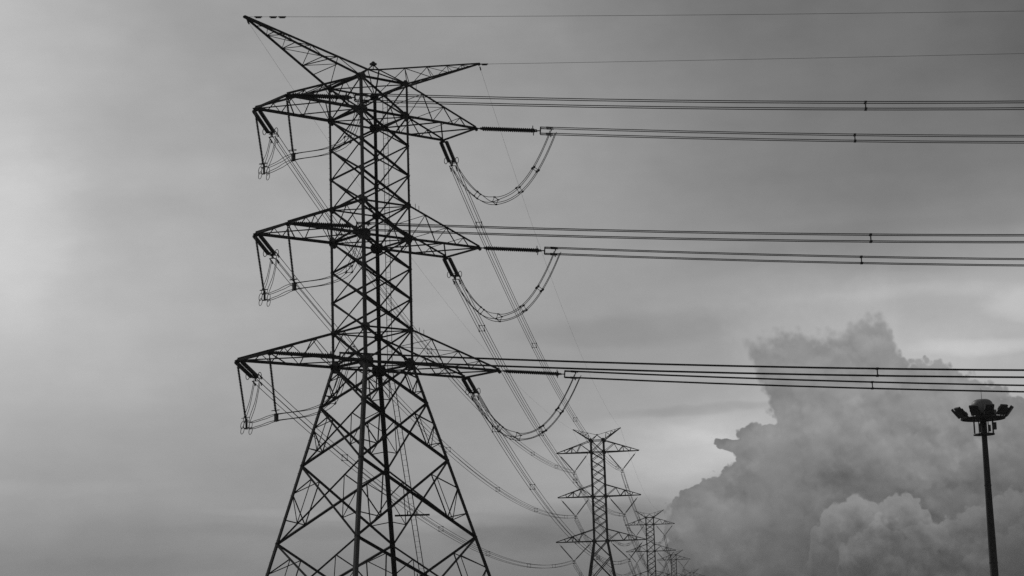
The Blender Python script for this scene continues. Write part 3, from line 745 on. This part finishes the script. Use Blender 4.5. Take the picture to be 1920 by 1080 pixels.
# earth wires
def single(fn, label, r, extra=None, n=40, us=None):
    S = fn(0.0); e = empty('earth_wire', tuple(S), label, 'power line', 'thin single earth wires')
    mb = MB(); mb.tube([fn(u) for u in (us or [i / n for i in range(n + 1)])], r, 5); mb.build('wire', M_WIRE, e)
    if extra: 
        for s in extra:
            b = MB(); t = (fn(s + .002) - fn(s)).normalized(); c = fn(s)
            b.cyl(c - t * .28, c + t * .28, .05, .05, 6); b.bar(c - t * .2 - Vector((0, 0, .08)), c + t * .2 - Vector((0, 0, .08)), .05)
            b.build('vibration_damper', M_FIT, e)
for sg in (-1, 1):
    tip = MP(sg * PK, 0, PKZ)
    b0, c0 = (-.062, 1.5e-4) if sg < 0 else (-.042, 8e-5)
    fn = lambda u, tip=tip, b0=b0, c0=c0: tip + D1V * (220 * u) + Vector((0, 0, b0 * 220 * u + c0 * (220 * u) ** 2))
    single(fn, ('topmost thin single wire, running sideways, with small dampers near the horn tip' if sg < 0 else 'thin single wire running sideways from the shorter horn tip of the nearest pylon'), .014, [.0045, .0095, .0125] if sg < 0 else [.002])
    E = T2C + AX * (sg * 4.5) + Vector((0, 0, AH + 4.35))
    single(parab(tip, E, 4.2), ('thin single wire slanting from the longest horn tip down behind the tower' if sg < 0 else 'very faint single wire slanting from the shorter horn tip past the hanging loops'), .0075, [.004], us=[(i / 44) ** 1.3 for i in range(45)])
    for a_, b_ in ((2, 3), (3, 4), (4, 5)):
        S = TC[a_] + AX * (sg * 4.5) + Vector((0, 0, AH + 4.35)); E = TC[b_] + AX * (sg * 4.5) + Vector((0, 0, AH + 4.35))
        single(parab(S, E, 5.0), 'hair-thin %s wire between the horn tips of the %s and the %s' % ('left' if sg < 0 else 'right', PYL[a_], PYL[b_]), .010, n=20)

# ------------------------------------------------------------------ floodlight mast
MD = 150.0
def at_px(x, y, Y):
    d = px_dir(x, y); return Vector((0, 0, CAM_H)) + d * (Y / d.y)
PX = MD / F_PX * 1.0
head = at_px(1843.5, 790, MD)
mx, my = head.x, head.y
mast = empty('floodlight_mast', (mx, my, 0), 'tall dark tapering mast carrying a ring of floodlights under a grey dome', 'floodlight mast')
V = lambda x, y, z: Vector((mx + x, my + y, z))
zr = at_px(1843, 785, MD).z            # ring level
k_ = MD / F_PX * 1.01
mb = MB(); mb.lathe(V(0, 0, 0), V(0, 0, zr + .3), [(0, .42), (.05, .42), (.06, .36), (zr * .45, .30), (zr - 1.3, .205), (zr + .3, .19)], 16)
pole = smooth_shade(mb.build('pole', M_MAST, mast))
mb = MB()
for zj in (.12, zr * .36, zr * .70): mb.cyl(V(0, 0, zj), V(0, 0, zj + .09), .365 - .15 * zj / zr + .02, None, 16)
mb.box(V(0, 0, .04), 1.1, 1.1, .08); mb.build('joint_collars', M_MAST, pole)
mb = MB(); mb.tube([V(.30 - .0087 * z_, -.20 + .004 * z_, z_) for z_ in (1.2, 5, 10, 15, zr - 1)], .025, 6); mb.build('cable', M_LAMPH, pole)
# head ring and platform
mb = MB()
R1 = 1.62
mb.tube([V(R1 * math.cos(t * PI / 12), R1 * math.sin(t * PI / 12), zr) for t in range(24)], .085, 8, True)
mb.tube([V(.55 * math.cos(t * PI / 8), .55 * math.sin(t * PI / 8), zr) for t in range(16)], .07, 8, True)
for i in range(8):
    a_ = i * PI / 4 + .2; mb.bar(V(.2 * math.cos(a_), .2 * math.sin(a_), zr), V(R1 * math.cos(a_), R1 * math.sin(a_), zr), .10, .14)
mb.lathe(V(0, 0, zr - .08), V(0, 0, zr + .2), [(0, .9), (.05, 1.1), (.12, 1.1), (.2, .6)], 20)
mb.build('head_ring', M_LAMPH, mast)
# dome cap and lightning rod
mb = MB(); mb.lathe(V(0, 0, zr + .35), V(0, 0, zr + 2), [(0, .74), (.10, .84), (.40, .86), (.70, .84), (.92, .76), (1.06, .62), (1.13, .44), (1.16, .2), (1.17, .02)], 28)
dome = smooth_shade(mb.build('dome_cap', M_DOME, mast))
mb = MB(); mb.cyl(V(0, 0, zr + 1.4), V(0, 0, zr + 2.35), .022, .012, 6); mb.build('lightning_rod', M_LAMPH, mast)
mb = MB(); mb.cyl(V(0, 0, zr), V(0, 0, zr + .6), .5, .62, 14); mb.build('winch_housing', M_LAMPH, mast)
# service cage below the ring
mb = MB()
hc = 1.22
for i in range(8):
    a_ = i * PI / 4 + .25; x, y = .76 * math.cos(a_), .76 * math.sin(a_)
    mb.bar(V(x, y, zr - .05), V(x, y, zr - hc), .06)
for zc in (zr - hc, ):
    mb.tube([V(.76 * math.cos(t * PI / 8 + .05), .76 * math.sin(t * PI / 8 + .05), zc) for t in range(16)], .065, 6, True)
    for i in range(4): a_ = i * PI / 4 + .25; mb.bar(V(-.76 * math.cos(a_), -.76 * math.sin(a_), zc), V(.76 * math.cos(a_), .76 * math.sin(a_), zc), .07)
mb.box(V(.30, -.6, zr - .8), .18, .16, .5); mb.box(V(-.42, -.5, zr - .75), .10, .10, .7)
mb.build('service_cage', M_LAMPH, mast)
mb = MB(); mb.box(V(.74, -.35, zr - .62), .30, .26, .55); mb.build('control_box', M_LAMPH, mast)
# floodlights round the ring, tilted outwards
def flood(az_, tilt, size, r, label=None):
    o = Vector((math.cos(az_), math.sin(az_), 0)); s_ = Vector((-o.y, o.x, 0)); face = (o * math.cos(tilt) - Vector((0, 0, 1)) * math.sin(tilt)).normalized(); u = s_.cross(face).normalized()
    if u.z < 0: u = -u
    c = V(o.x * r, o.y * r, zr + .48)
    b = MB(); b.box(c, size * 1.05, .86, .16, s_, u, face)
    b.box(c - face * .16, size * .7, .36, .18, s_, u, -face, .75)
    for k in range(5): b.bar(c - face * .25 + s_ * ((k - 2) * .1) - u * .16, c - face * .25 + s_ * ((k - 2) * .1) + u * .16, .02)
    h = b.build('floodlight', M_LAMPH, mast)
    g = MB(); g.box(c + face * .09, size * .92, .74, .02, s_, u, face); g.build('lens', M_GLASS, h)
    g = MB()
    for q in (-1, 1): g.bar(c + s_ * (q * size * .56), V(o.x * (R1 - .1), o.y * (R1 - .1), zr + .05) + s_ * (q * size * .4), .06)
    g.bar(V(o.x * (R1 - .1), o.y * (R1 - .1), zr + .05) - s_ * (size * .4), V(o.x * (R1 - .1), o.y * (R1 - .1), zr + .05) + s_ * (size * .4), .07)
    g.build('bracket', M_LAMPH, h)
for dg in (200, 240, 271, 303, 338, 12, 58, 122, 165):
    flood(math.radians(dg), math.radians(38), .66, 2.02)

# ------------------------------------------------------------------ ground
mb = MB(); N = 48; R = 6000
vs = [(0, 0, 0)]; rr = [30, 120, 400, 1200, R]
mbv = [Vector((0, 0, 0))] + [Vector((r_ * math.cos(2 * PI * i / N), r_ * math.sin(2 * PI * i / N), 0)) for r_ in rr for i in range(N)]
fs = [(0, 1 + i, 1 + (i + 1) % N) for i in range(N)]
for k in range(len(rr) - 1):
    fs += [(1 + k * N + i, 1 + (k + 1) * N + i, 1 + (k + 1) * N + (i + 1) % N, 1 + k * N + (i + 1) % N) for i in range(N)]
mb.add(mbv, fs); tag(mb.build('ground', M_GROUND), kind='structure')

# ------------------------------------------------------------------ moist air
mb = MB(); mb.box((150, 560, 23.5), 1300, 1360, 49)
hz = bpy.data.materials.new('moist_air'); hz.use_nodes = True; nt = hz.node_tree; nt.nodes.clear()
pv = nt.nodes.new('ShaderNodeVolumePrincipled'); pv.inputs['Density'].default_value = HAZE; pv.inputs['Color'].default_value = (.9, .9, .9, 1)
ou = nt.nodes.new('ShaderNodeOutputMaterial'); nt.links.new(pv.outputs[0], ou.inputs['Volume'])
tag(mb.build('haze', hz), kind='stuff')

for o in bpy.data.objects:
    if '_o' in o: del o['_o']
